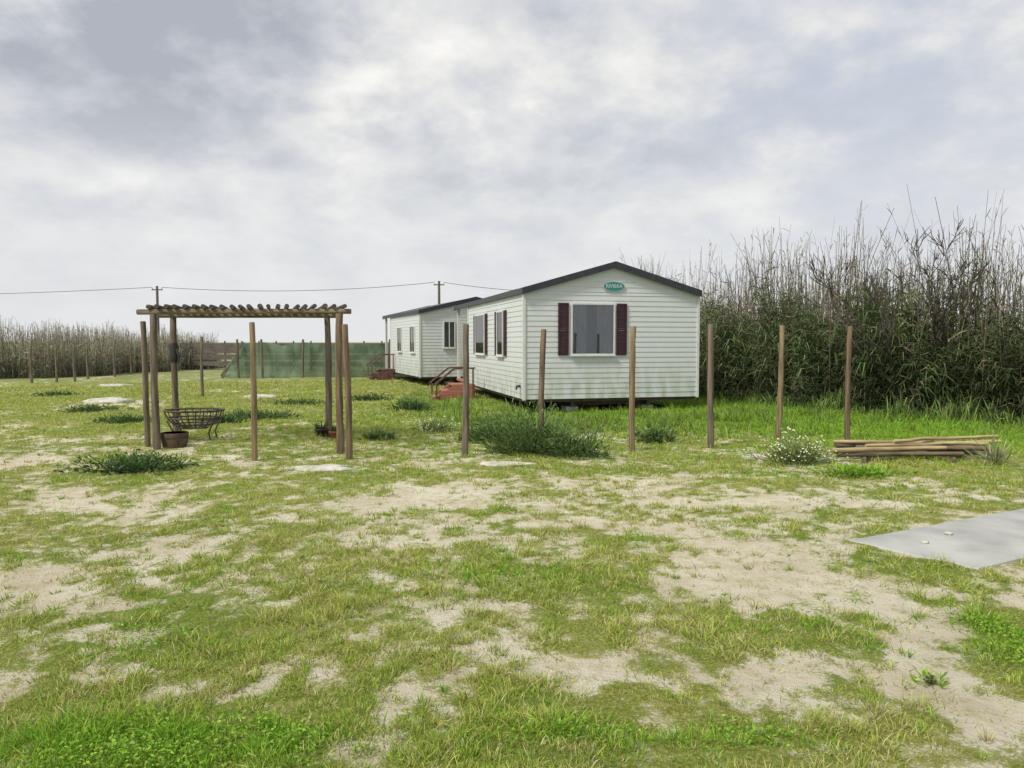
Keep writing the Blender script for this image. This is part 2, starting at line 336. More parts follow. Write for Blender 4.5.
# ------------------------------------------------------------------ mobile homes
def hit(loc, th, px, py, side):
    d = ray(px, py); o = Vector((0, 0, CH)); nrm = Vector((math.cos(th), math.sin(th), 0)) if side else Vector((math.sin(th), -math.cos(th), 0))
    tt = (loc-o).dot(nrm)/d.dot(nrm); p = o+d*tt-loc
    return (-p.x*math.sin(th)+p.y*math.cos(th), p.z+loc.z) if side else (p.x*math.cos(th)+p.y*math.sin(th), p.z+loc.z)
def fb(mb, face, a0, a1, d0, d1, z0, z1):
    if face == 'front': mb.box(a0, a1, -d1, -d0, z0, z1)
    else: mb.box(-d1, -d0, a0, a1, z0, z1)
def siding(mb, p0, p1, z0, z1, rise=0, bh=.115):
    p0 = Vector((*p0, 0)); p1 = Vector((*p1, 0)); d = p1-p0; Wd = d.length; d.normalize(); nrm = Vector((d.y, -d.x, 0)); z = z0
    def lim(zz):
        if rise == 0 or zz <= z1: return 0, Wd
        k = (zz-z1)/rise*Wd/2; return k, Wd-k
    top = z1+rise
    while z < top-1e-4:
        zt = min(z+bh, top)
        if z < z1 < zt: zt = z1
        a, b = lim(z); e, f = lim(zt); up = Vector((0, 0, 1))
        q0 = p0+d*a+nrm*.010+up*z; q1 = p0+d*b+nrm*.010+up*z; q2 = p0+d*f+up*zt; q3 = p0+d*e+up*zt; r0 = p0+d*a+up*z; r1 = p0+d*b+up*z
        mb.add([q0, q1, q2, q3], [(0,1,2,3)]); mb.add([r0, r1, q1, q0], [(0,1,2,3)])
        z = zt
def window(par, face, a0, a1, z0, z1, sh=0.0, split=True, curtain=True):
    f = MB(); w = .034
    fb(f, face, a0, a1, .0, .06, z1-w, z1); fb(f, face, a0, a1, .0, .06, z0, z0+w)
    fb(f, face, a0, a0+w, .0, .06, z0+w, z1-w); fb(f, face, a1-w, a1, .0, .06, z0+w, z1-w)
    if split: m_ = (a0+a1)/2; fb(f, face, m_-.018, m_+.018, .014, .052, z0+w, z1-w)
    fb(f, face, a0-.02, a1+.02, .0, .08, z0-.025, z0)
    fo = f.build('window', M_white2, par)
    b = MB(); fb(b, face, a0+w, a1-w, .0, .012, z0+w, z1-w); b.build('interior', M_dark, fo)
    if curtain:
        half = (a1-a0)/2-w
        for s0, s1 in ((a0+w, a0+w+half*.70), (a1-w-half*.82, a1-w)):
            c_ = MB(); nn = 40; V = []
            for i in range(nn+1):
                a = s0+(s1-s0)*i/nn; dd = .024+.009*math.sin(i*1.1)
                for zz in (z0+w, z1-w): V.append((a, -dd, zz) if face == 'front' else (-dd, a, zz))
            c_.add(V, [(2*i, 2*i+2, 2*i+3, 2*i+1) for i in range(nn)], True)
            c_.build('curtain', M_curt, fo)
    g = MB(); fb(g, face, a0+w, a1-w, .038, .042, z0+w, z1-w); g.build('pane', M_glass, fo)
    if sh:
        for s0 in (a0-.05-sh, a1+.05):
            m_ = MB(); e = .035
            fb(m_, face, s0, s0+e, .011, .045, z0, z1); fb(m_, face, s0+sh-e, s0+sh, .011, .045, z0, z1)
            for zz in (z0, (z0+z1)/2-e/2, z1-e): fb(m_, face, s0+e, s0+sh-e, .011, .044, zz, zz+e)
            zz = z0+e
            while zz < z1-e-.002:
                if abs(zz+.012-(z0+z1)/2) > .035: fb(m_, face, s0+e, s0+sh-e, .011, .034, zz+.001, min(zz+.027, z1-e-.001))
                zz += .03
            m_.build('shutter', M_shut, par)
    return fo
def home(loc, th, W, L, zf, ze, rise, label, porch):
    r = empty('mobile_home', loc, th, label=label, cat='mobile home', group=None)
    pv, pd = porch; w = MB()
    siding(w, (0, 0), (W, 0), zf, ze, rise); siding(w, (0, pv), (0, 0), zf, ze); siding(w, (W, 0), (W, L), zf, ze)
    siding(w, (pd, pv), (0, pv), zf, ze); siding(w, (pd, L), (pd, pv), zf, ze); siding(w, (W, L), (pd, L), zf, ze)
    w.add([(0, L-.004, ze), (W, L-.004, ze), (W/2, L-.004, ze+rise)], [(2,1,0)])
    w.add([(0, pv, ze-.01), (pd, pv, ze-.01), (pd, L, ze-.01), (0, L, ze-.01)], [(0,1,2,3)])
    w.build('wall', M_side, r)
    for a, b in ((0, 0), (W, 0), (W, L), (0, pv)):
        t_ = MB(); t_.box(a-.03, a+.03, b-.03, b+.03, zf-.02, ze-.02); t_.build('corner_trim', M_white2, r)
    f = MB(); f.box(.04, W-.04, .04, L-.04, zf-.07, zf-.004); f.build('floor_edge', M_steel, r)
    sl = rise/(W/2); o = .02; oh = .11; th_ = .05
    def pt(x, off): return (x, ze+rise-abs(x-W/2)*sl+off)
    rf = MB(); rf.prism([pt(-o, .02), pt(W/2, .02), pt(W+o, .02), pt(W+o, .02+th_), pt(W/2, .02+th_), pt(-o, .02+th_)], -oh+.03, L+oh-.03)
    ro = rf.build('roof', M_roof, r)
    for y0, y1 in ((-oh-.01, -oh+.03), (L+oh-.03, L+oh+.01)):
        b = MB(); b.prism([pt(-o-.05, -.06), pt(W/2, -.06), pt(W+o+.02, -.06), pt(W+o+.02, .085), pt(W/2, .085), pt(-o-.05, .085)], y0, y1)
        b.build('bargeboard', M_roof, ro)
    ez = ze-o*sl
    for x0, x1 in ((-o-.05, -o-.004), (W+o+.004, W+o+.04)):
        e = MB(); e.box(x0, x1, -oh+.034, L+oh-.034, ez-.05, ez+.07); e.build('gutter', M_roof, ro)
    c_ = MB()
    for xx in (W*.28, W*.72): c_.box(xx-.05, xx+.05, .1, L-.1, zf-.19, zf-.071)
    for k in range(5): yy = .3+(L-.6)*k/4; c_.box(W*.28+.052, W*.72-.052, yy-.04, yy+.04, zf-.17, zf-.075)
    c_.build('chassis', M_steel, r)
    for xx in (W*.28-.17, W*.72+.17):
        wl = MB(); wl.tube([(xx-.09, 2.2, .20), (xx-.075, 2.2, .20), (xx+.075, 2.2, .20), (xx+.09, 2.2, .20)], [.19, .23, .23, .19], 24); wo = wl.build('wheel', M_rubber, r)
        hb = MB(); hb.tube([(xx-.096, 2.2, .20), (xx+.096, 2.2, .20)], .1, 16); hb.build('rim', M_steel, wo)
    for xx in (W*.28, W*.72):
        for yy in (.35, L-.35):
            bb = MB(); bb.box(xx-.14, xx+.14, yy-.2, yy+.2, -.05, zf-.192); bb.build('support_block', M_block, r)
    pf = MB(); pf.box(.0, pd-.02, pv+.02, L-.02, zf, zf+.06); pf.build('porch_floor', M_deck, r)
    pp = MB(); pp.box(.02, .11, L-.12, L-.03, zf+.06, ze-.012); pp.build('porch_post', M_white2, r)
    dr = MB(); dr.box(pd-.05, pd-.013, pv+.3, pv+1.1, zf+.06, zf+2.0); do = dr.build('door', M_shut, r)
    dh = MB(); dh.tube([(pd-.10, pv+.4, zf+1.05), (pd-.052, pv+.4, zf+1.05)], .018, 8); dh.build('handle', M_steel, do)
    return r
h1 = home(H1, TH1, W1, L1, .34, 2.71, .60, 'nearer white mobile home with dark gable roof, maroon shutters and teal oval sign', (6.5, 1.4))
a0, z1 = hit(H1, TH1, 570.5, 303, False); a1, z0 = hit(H1, TH1, 614, 355, False); window(h1, 'front', a0, a1, z0, z1, .24, split=False)
for p0, p1 in ((487, 476), (506, 497.5)):
    v0, zb = hit(H1, TH1, p0, 350, True); v1, zt = hit(H1, TH1, p1, 350, True); zb, zt = 1.26, 2.36
    window(h1, 'side', v0+.14, v1-.1, zb, zt, .2, split=False)
su, sz = hit(H1, TH1, 613.5, 286.5, False)
m_ = MB(); nn = 40; m_.prism([(su+.27*math.cos(2*PI*i/nn), sz+.115*math.sin(2*PI*i/nn)) for i in range(nn)], -.036, -.011); rim = m_.build('sign', M_white2, h1, label='small oval teal name sign')
m_ = MB(); m_.prism([(su+.25*math.cos(2*PI*i/nn), sz+.10*math.sin(2*PI*i/nn)) for i in range(nn)], -.042, -.037); m_.build('sign_face', M_teal, rim)
cu = bpy.data.curves.new('t', 'FONT'); cu.body = 'RIVIERA'; cu.size = .115; cu.align_x = 'CENTER'; cu.align_y = 'CENTER'; cu.extrude = .002
to = bpy.data.objects.new('t', cu); C.objects.link(to); bpy.context.view_layer.update()
me = bpy.data.meshes.new_from_object(to.evaluated_get(bpy.context.evaluated_depsgraph_get())); bpy.data.objects.remove(to)
me.materials.clear(); me.materials.append(M_white2); lo = bpy.data.objects.new('lettering', me); C.objects.link(lo); lo.parent = rim; lo.location = (su, -.0455, sz); lo.rotation_euler = (PI/2, 0, 0)
m_ = MB(); m_.tube([(-.02, .25, .62), (-.10, .25, .62), (-.11, .25, .54)], [.035, .03, .02], 10); m_.build('wall_tap', M_black, h1)
H2 = Vector(((420-512)/F*27, 27, 0)); TH2 = math.radians(20)
h2 = home(H2, TH2, 4.2, 7.0, .33, 2.69, .50, 'farther white mobile home with dark roof, partly hidden behind the nearer one', (5.5, 1.2))
a0, z1 = hit(H2, TH2, 443, 321, False); a1, z0 = hit(H2, TH2, 455, 348, False); window(h2, 'front', a0, a1, z0, z1, 0)
window(h2, 'side', .7, 1.5, 1.2, 2.2, 0, split=True); window(h2, 'side', 3.1, 3.9, 1.2, 2.2, 0)
def steps(loc, th, u0, v0, v1, zt, deck, label, mt, rh):
    wl = lambda u, v: (loc.x+u*math.cos(th)-v*math.sin(th), loc.y+u*math.sin(th)+v*math.cos(th))
    bx_, by_ = wl(u0, (v0+v1)/2); r = empty('wooden_steps', (bx_, by_, -.02), th, label=label, cat='steps'); hw = (v1-v0)/2
    n = 3; rise = zt/n; run = .26; X0 = 0
    for k in range(n-1):
        b = MB()
        b.box(X0+k*run, X0+k*run+run-.005, -hw, hw, rise*(k+1)-.04, rise*(k+1)); b.build('tread', mt, r)
        b = MB(); b.box(X0+k*run+.03, X0+k*run+.05, -hw+.05, hw-.05, rise*k+.0, rise*(k+1)-.042); b.build('riser', mt, r)
    X1 = X0+(n-1)*run; b = MB(); b.box(X1, X1+deck, -hw, hw, zt-.04, zt); b.build('landing', mt, r)
    for yy in (-hw, hw-.05):
        s = MB(); s.prism([(X0+.02, -.06), (X1, -.06), (X1+deck, -.06), (X1+deck, zt-.042), (X1, zt-.042), (X0+.02, rise-.05)], yy+.003, yy+.047); s.build('stringer', mt, r)
    for yy in (-hw-.025, hw+.025):
        rl = MB(); rl.box(X0+.05, X0+.09, yy-.02, yy+.02, 0, rise+rh*.75); rl.box(X1+deck-.08, X1+deck-.04, yy-.02, yy+.02, 0, zt+rh)
        rl.bar((X0, yy, rise+rh*.75), (X1+.02, yy, zt+rh), .05, .045); rl.bar((X1+.02, yy, zt+rh), (X1+deck, yy, zt+rh+.02), .048, .043)
        rl.build('handrail', M_rail, r)
    return r
steps(H1, TH1, -1.42, 4.0, 4.85, .48, .60, 'red-brown wooden steps with thin dark handrails beside the nearer white mobile home', M_deck, .42)
steps(H2, TH2, -1.05, 4.6, 5.6, .48, .5, 'dark wooden porch steps at the left side of the farther mobile home', M_rail, .6)
# ------------------------------------------------------------------ poles
def pole_mb(Ln, r0, r1, bend=.02, n=12, k=9, lean=(0, 0)):
    mb = MB(); ph = random.uniform(0, 6.28); pts = []; rad = []
    for i in range(k):
        t_ = i/(k-1); b = bend*math.sin(t_*PI)
        pts.append((b*math.cos(ph)+lean[0]*t_+random.uniform(-.005, .005), b*math.sin(ph)+lean[1]*t_+random.uniform(-.005, .005), Ln*t_)); rad.append((r0+(r1-r0)*t_)*random.uniform(.94, 1.06))
    pts.append((pts[-1][0], pts[-1][1], Ln+.012)); rad.append(rad[-1]*.8)
    return mb.tube(pts, rad, n)
FP = [(148, 447, 322, 0, .044, 'slim weathered fence post just left of the pergola\'s front left leg', -.02),
 (254.5, 461, 323, 1, .040, 'thin brown fence post standing alone across the open front of the pergola', .0),
 (349, 458, 325, 2, .044, 'fence post just right of the pergola\'s front right leg', -.03),
 (465, 455, 325, 0, .047, 'grey fence post in front of the wooden steps at the nearer home', .02),
 (541, 450, 330, 2, .047, 'fence post in front of the gable wall, left of the maroon shutters', .04),
 (632, 450, 327, 1, .047, 'fence post in front of the gable wall, right of the maroon shutters', .0),
 (711, 447, 325, 0, .046, 'grey fence post at the right corner of the nearer white mobile home', -.03),
 (778, 441, 326, 1, .044, 'tan-brown fence post in front of the reeds behind the white flowering bush', .03),
 (847, 443, 327, 2, .042, 'dark brown fence post behind the left end of the pole stack', .0)]
for (px, py, pt_, mi, r0, lab, ln) in FP:
    g = gp(px, py); h = D(px, pt_, g.y).z-g.z
    pole_mb(h+.05, r0*1.05, r0*.9, .014, lean=(ln, 0)).build('fence_post', M_post[mi], loc=(g.x, g.y, g.z-.05), label=lab, cat='post', group='front row of wooden fence posts')
FS = [(203, 397, 337, 'thin far stake seen through the pergola, in front of the brown fence'), (32, 384, 345, 'leftmost of the thin far stakes in front of the left reeds'),
 (57, 383, 347, 'second thin far stake from the left, before the left reeds'), (75, 382, 346, 'third thin far stake from the left, before the left reeds'),
 (88, 379, 345, 'fourth thin far stake from the left, before the left reeds'), (115, 377, 345, 'fifth thin far stake from the left, before the left reeds'), (131, 375, 345, 'sixth thin far stake from the left, near the brown fence')]
for (px, py, pt_, lab) in FS:
    g = gp(px, py); h = D(px, pt_, g.y).z-g.z
    pole_mb(h+.05, .05, .04, .02, 8, 6).build('stake', M_post[0], loc=(g.x, g.y, g.z-.05), label=lab, cat='stake', group='thin far stakes on the left of the field')
# ------------------------------------------------------------------ pergola
A, B_, E, F_ = gp(157, 450), gp(341, 452), gp(329, 437), gp(176, 437)
pr = empty('pergola', ((A.x+B_.x+E.x+F_.x)/4, (A.y+B_.y+E.y+F_.y)/4, 0), 0, label='open pergola of round wooden poles with a row of rafters on top', cat='pergola')
o = Vector(pr.location); pz = 2.00
for g in (A, B_, E, F_):
    h = pz-g.z; po = pole_mb(h+.05, .056, .05, .015).build('post', M_post[0] if g is not B_ else M_post[2], pr, loc=(g.x-o.x, g.y-o.y, g.z-.05))
def log(a, b, r, m, name, parent=None, loc=None, n=12, wob=.018, **k):
    a = Vector(a); b = Vector(b); d = b-a; K = 8; ph = random.uniform(0, 6.28); o1 = d.orthogonal().normalized(); o2 = d.normalized().cross(o1)
    pts = [a+d*(i/(K-1))+(o1*math.cos(ph)+o2*math.sin(ph))*math.sin(PI*i/(K-1))*random.uniform(.003, wob) for i in range(K)]
    return MB().tube(pts, [r*random.uniform(.94, 1.05) for _ in pts], n).build(name, m, parent, loc, **k)
for (p, q) in ((A, B_), (F_, E)):
    d = (q-p); d.z = 0; d.normalize(); p_ = p-d*.24-o; q_ = q+d*.17-o; p_.z = q_.z = pz+.04; log(p_, q_, .040, M_beam, 'beam', pr, wob=.010)
for i in range(22):
    t_ = -.025+1.05*i/21; a = A.lerp(B_, t_)-o; b = F_.lerp(E, t_)-o; d = (b-a); d.z = 0; d.normalize(); j = random.uniform(-.04, .04)
    a = a-d*(.10+j)+Vector((random.uniform(-.015, .015), 0, 0)); b = b+d*(.16-j); a.z = pz+.04+.04+.031+random.uniform(-.003, .008); b.z = pz+.04+.04+.031
    log(a, b, random.uniform(.028, .036), M_rafter, 'rafter', pr, wob=.010)
m_ = MB(); pts = [(0, 0, -.16), (.004, 0, -.08), (-.004, 0, 0), (.004, 0, .08), (0, 0, .15)]; m_.tube(pts, [.07, .086, .073, .084, .066], 14)
m_.tube([(.06, -.04, .05), (.11, -.05, -.06), (.10, -.06, -.2)], [.02, .025, .012], 8)
m_.build('cloth_wrap', M_black, loc=(F_.x, F_.y, D(176, 352, F_.y).z), label='black cloth tied around the pergola\'s rear left leg', cat='cloth')
# ------------------------------------------------------------------ under the pergola
g = gp(191, 442); r = empty('basket_seat', (g.x, g.y+.15, g.z), .1, label='wide openwork dark basket seat standing under the left of the pergola', cat='basket seat')
def rimp(a, s=1): return (.46*s*math.cos(a), .32*s*math.sin(a))
for z_, s_, nm in ((.49, 1.0, 'rim'), (.37, .90, 'hoop'), (.27, .70, 'hoop')):
    m_ = MB(); m_.tube([(*rimp(2*PI*i/32, s_), z_) for i in range(33)], .013 if nm == 'hoop' else .018, 8, False); m_.build(nm, M_trough, r)
m_ = MB()
for k in range(24):
    a = 2*PI*k/24; pts = [(*rimp(a, 1.01), .50), (*rimp(a, .97), .43), (*rimp(a, .87), .34), (*rimp(a, .66), .255), (*rimp(a, .3), .215)]
    for p, q in zip(pts[:-1], pts[1:]): m_.bar(p, q, .017, .009)
m_.build('slats', M_trough, r)
m_ = MB(); m_.box(-.2, .2, -.1, .1, .195, .211); m_.build('bottom_board', M_trough, r)
for sx in (-1, 1):
    for sy in (-1, 1):
        m_ = MB(); m_.tube([(sx*.36, sy*.2, .34), (sx*.27, sy*.17, .14), (sx*.30, sy*.19, -.03)], .015, 8); m_.build('leg', M_trough, r)
g = gp(175, 448); r = empty('planter_tub', (g.x, g.y, g.z-.02), 0, label='round dark brown planter tub in front of the basket seat', cat='planter')
m_ = MB(); m_.tube([(0,0,0), (0,0,.12), (0,0,.24), (0,0,.25), (0,0,.25), (0,0,.17)], [.16, .185, .20, .20, .185, .18], 24); m_.build('tub', M_tub, r)
m_ = MB(); m_.tube([(0,0,.17), (0,0,.19)], [.196, .20], 24, False); m_.build('hoop', M_steel, r)
def pot(px, py, R, H, m, lab):
    g = gp(px, py); r = empty('flower_pot', (g.x, g.y, g.z-.01), 0, label=lab, cat='flower pot')
    m_ = MB(); m_.tube([(0,0,0), (0,0,H*.8), (0,0,H*.8), (0,0,H), (0,0,H), (0,0,H*.85)], [R*.7, R*.95, R*1.05, R*1.08, R*.92, R*.9], 20); m_.build('pot', m, r)
    m_ = MB(); m_.tube([(0,0,H*.84), (0,0,H*.86)], R*.88, 16); m_.build('soil', M_dark, r)
    n = 60; an = rng.uniform(0, 6.28, n); Dr = unit(np.stack([np.cos(an)*.5, np.sin(an)*.5, rng.uniform(.4, 1.2, n)], -1)); P = np.stack([np.cos(an)*R*.3, np.sin(an)*R*.3, np.full(n, H*.85)], -1)
    V, T, cc = blades(P, Dr, rng.uniform(.08, .22, n), np.full(n, .015), rng.uniform(0, .3, n), pick([(.08,.14,.04), (.14,.17,.06)], n), .4, 1); npmesh('plant', V, T, cc, M_leaf, r)
pot(321, 438, .10, .17, M_black, 'black flower pot by the pergola\'s rear right leg'); pot(335, 439, .09, .16, M_terra, 'terracotta flower pot beside the pergola\'s rear right leg')
# ------------------------------------------------------------------ stack of poles
base = gp(918, 463)
def logz(px0, px1, Y0, Y1, z0, z1, r, m, lab):
    a = Vector(((px0-512)/F*Y0, Y0, base.z+z0)); b = Vector(((px1-512)/F*Y1, Y1, base.z+z1)); c0 = (a+b)/2; h = (b-a)/2
    q = h.to_track_quat('X', 'Z'); o_ = log((-h.length, 0, 0), (h.length, 0, 0), r, m, 'wooden_pole', loc=c0, wob=.026, label=lab, cat='pole', group='poles in the stack'); o_.rotation_euler = q.to_euler()
Lz = [(866,872,9.55,10.45,.03,.03,.036,1,'short bearer pole under the left end of the stack'),(956,966,9.55,10.45,.03,.03,.036,1,'short bearer pole under the right end of the stack'),
 (840,966,9.70,9.76,.098,.098,.031,1,'front pole of the bottom layer of the stack'),(850,992,9.92,9.86,.098,.096,.030,1,'second pole from the front in the bottom layer of the stack'),
 (836,960,10.02,10.16,.098,.098,.032,1,'third pole from the front in the bottom layer of the stack'),(846,984,10.30,10.28,.098,.098,.030,1,'rear pole of the bottom layer of the stack'),
 (834,978,9.66,9.90,.160,.162,.029,0,'pale front pole of the second layer of the stack'),(858,996,9.98,9.76,.158,.160,.028,1,'second pole from the front in the second layer of the stack'),
 (838,972,10.10,10.26,.160,.160,.029,1,'rear pole of the second layer of the stack'),
 (868,1003,9.72,10.12,.214,.218,.025,0,'pale front pole of the upper layer of the stack'),(835,990,10.12,9.86,.212,.220,.027,0,'pale rear pole of the upper layer of the stack'),
 (896,999,9.80,10.20,.262,.276,.023,0,'topmost pale pole lying on the stack')]
for (p0, p1, Y0, Y1, z0, z1, r0, dk, lab) in Lz: logz(p0, p1, Y0, Y1, z0, z1, r0, M_logdark if dk else M_logpale, lab)
# ------------------------------------------------------------------ concrete slab
far = 5.2; c0 = SA; pA = Vector((0,0,0)); pB = SB-SA; pC = pB+sdir*far; pD = sdir*far
m_ = MB(); hz = .045; pts = [pA, pB, pC, pD]; ins = sum(pts, Vector())/4
V = [p+Vector((0,0,-.12)) for p in pts]+[p+Vector((0,0,hz-.012)) for p in pts]+[p+(ins-p).normalized()*.016+Vector((0,0,hz)) for p in pts]
fs = [(8,9,10,11)]
for i in range(4): j = (i+1) % 4; fs += [(i, j, j+4, i+4), (i+4, j+4, j+8, i+8)]
m_.add(V, fs); so = m_.build('concrete_slab', M_slab, loc=(c0.x, c0.y, .0), label='flat pale grey concrete slab set in the ground at the right', cat='slab')
# ------------------------------------------------------------------ stones
def stone(px, py, rx, ry, h, lab, name='stone', m=None, seed=0):
    g = gp(px, py); mb = MB(); nu, nv = 26, 10; V = []
    for j in range(nv+1):
        th = PI*j/nv
        for i in range(nu):
            ph = 2*PI*i/nu; k = .5+1.0*float(fbm(np.array(math.cos(ph)*2.2+seed*3.1+5), np.array(math.sin(ph)*2.2+math.cos(th)+seed+5), 3, 3))
            sg = lambda v: math.copysign(abs(v)**.7, v)
            V.append((rx*k*math.cos(ph)*math.sin(th), ry*k*math.sin(ph)*math.sin(th), h*sg(math.cos(th))*(.6+.5*k)))
    mb.add(V, [(j*nu+i, j*nu+(i+1) % nu, (j+1)*nu+(i+1) % nu, (j+1)*nu+i)[::-1] for j in range(nv) for i in range(nu)], True)
    return mb.build(name, m or M_rock, loc=(g.x, g.y, g.z+.005), label=lab, cat='stone')
stone(320, 468, .42, .24, .045, 'flat pale stone slab in the grass right of the pergola', seed=1)
stone(505, 464, .38, .18, .03, 'flat pale stone in the grass in front of the green bushes', seed=2)
stone(757, 458, .2, .14, .06, 'pale stone beside the white flowering bush', seed=3)
stone(108, 403, .6, .4, .10, 'large pale rubble heap on the far left of the field', seed=4)
stone(262, 398, .45, .3, .09, 'pale stone far behind the open middle of the pergola', seed=5)
stone(827, 463, .08, .06, .04, 'small stone at the left end of the pole stack', seed=6)
stone(118, 386, .7, .4, .07, 'farthest pale slab on the left, before the thin stakes', seed=12)
for k, (px, py, lab) in enumerate(((925, 549, 'small pale pebble on the left of the concrete slab'), (948, 540, 'small pale pebble on the middle of the concrete slab'))):
    o_ = stone(px, py, .035, .025, .012, lab, 'pebble', seed=8+k); o_.location.z = .055
# ------------------------------------------------------------------ shrubs
def shrub(px, py, rx, ry, h, n, LL, LW, cols, lab, up=.5, flowers=0, name='shrub', cat='shrub', droop=.15, name2='foliage'):
    g = gp(px, py); r = empty(name, (g.x, g.y, g.z), 0, label=lab, cat=cat)
    d = rng.normal(size=(n, 3)); d[:, 2] = np.abs(d[:, 2]); d = unit(d); rr = rng.random(n)**.55
    lump = .0+2.0*fbm(d[:, 0]*3.0+7+px, d[:, 1]*3.0+7+py, 3, 4)
    P = d*(rr*lump)[:, None]*np.array([rx, ry, h]); Dr = unit(d*[1, 1, .6]+rng.normal(size=(n, 3))*.45+[0, 0, up])
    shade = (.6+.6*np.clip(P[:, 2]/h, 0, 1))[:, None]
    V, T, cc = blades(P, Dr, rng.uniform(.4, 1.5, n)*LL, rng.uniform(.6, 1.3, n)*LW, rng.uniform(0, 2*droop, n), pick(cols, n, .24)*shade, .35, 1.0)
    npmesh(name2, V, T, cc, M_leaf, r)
    for k in range(7):
        st = MB(); a = random.uniform(0, 6.28); q = random.uniform(.3, .8); st.tube([(0, 0, -.03), (math.cos(a)*rx*q*.5, math.sin(a)*ry*q*.5, h*.4), (math.cos(a)*rx*q, math.sin(a)*ry*q, h*.8)], [.008, .006, .003], 5)
        st.build('stem', M_bark, r)
    if flowers:
        d = rng.normal(size=(flowers, 3)); d[:, 2] = np.abs(d[:, 2])+.3; d = unit(d); lump = .0+2.0*fbm(d[:, 0]*3.0+7+px, d[:, 1]*3.0+7+py, 3, 4)
        P = d*(lump*rng.uniform(.8, 1.25, flowers))[:, None]*np.array([rx, ry, h]); fl = MB()
        for p in P:
            p = Vector(p); s = random.uniform(.009, .018); q = Vector((random.gauss(0, .4), random.gauss(-.3, .4), 1)).normalized().to_track_quat('Z', 'X').to_matrix()
            fl.add([p]+[p+q @ Vector((s*(1 if k % 2 else .6)*math.cos(k*PI/5), s*(1 if k % 2 else .6)*math.sin(k*PI/5), .004)) for k in range(10)], [(0, k+1, (k+1) % 10+1) for k in range(10)])
        fl.build('flowers', M_flower, r, kind='stuff')
    return r
GG = [(.12,.20,.06), (.16,.25,.08), (.09,.16,.045), (.20,.29,.10)]; DG = [(.07,.14,.05), (.095,.175,.06), (.12,.19,.055)]
shrub(530, 452, .66, .5, .60, 2700, .11, .018, GG, 'large green leafy bush in front of the gable wall behind the left gable post', .6)
shrub(492, 440, .56, .4, .36, 1700, .10, .018, GG, 'green leafy bush at the front left corner of the nearer home', .6)
shrub(574, 455, .50, .35, .38, 1600, .10, .017, GG, 'smaller leafy bush in front of the gable window', .6)
shrub(795, 465, .44, .32, .32, 1400, .09, .014, [(.22,.30,.09), (.27,.33,.11)], 'white flowering bush left of the pole stack', .6, 280)
shrub(438, 431, .40, .35, .2, 900, .07, .014, [(.24,.31,.12), (.2,.28,.09)], 'low pale-flowered plant left of the steps\' grey post', .6, 130)
shrub(138, 470, .62, .32, .17, 2300, .06, .022, DG, 'low dark green bush spreading in front of the pergola\'s left legs', .35)
shrub(258, 419, .85, .5, .12, 2000, .08, .025, DG, 'low dark green mat of plants behind the pergola\'s open middle', .3)
shrub(220, 424, .45, .35, .12, 1100, .08, .025, DG, 'low dark plant right of the basket seat', .3)
shrub(380, 439, .28, .24, .14, 600, .07, .018, GG, 'small leafy green plant between pergola and nearer home', .4)
shrub(655, 441, .34, .28, .26, 1000, .09, .020, GG, 'leafy green bush right of the right gable post', .5)
shrub(412, 412, .5, .4, .22, 1300, .10, .025, DG, 'dark green bush in the grass left of the wooden steps', .4)
shrub(995, 468, .13, .12, .2, 80, .24, .018, [(.36,.38,.2), (.28,.34,.15), (.46,.44,.27)], 'spiky pale plant at the right end of the pole stack', 1.0, name='spiky_plant', cat='plant', droop=.05)
shrub(930, 690, .06, .05, .035, 90, .035, .010, GRN, 'small leafy weed on the sand at the lower right', .3, name='weed', cat='plant')
shrub(860, 478, .5, .3, .09, 1000, .07, .016, GRN, 'green weeds along the front of the pole stack', .4)
for (px, py, rx, h, lab) in ((92, 412, .7, .12, 'low weed clump on the far left, in front of the pale rubble heap'), (300, 404, .7, .12, 'low weed clump behind the right half of the pergola'), (58, 396, .8, .12, 'low weed clump at the far left edge before the reeds'),
                             (370, 401, .6, .14, 'low weed clump left of the farther home\'s dark steps'), (128, 424, .5, .10, 'low weed clump just left of the pergola')):
    shrub(px, py, rx, .4, h, 900, .08, .024, DG+GG[:1], lab, .4, name='weed_clump', cat='weeds')
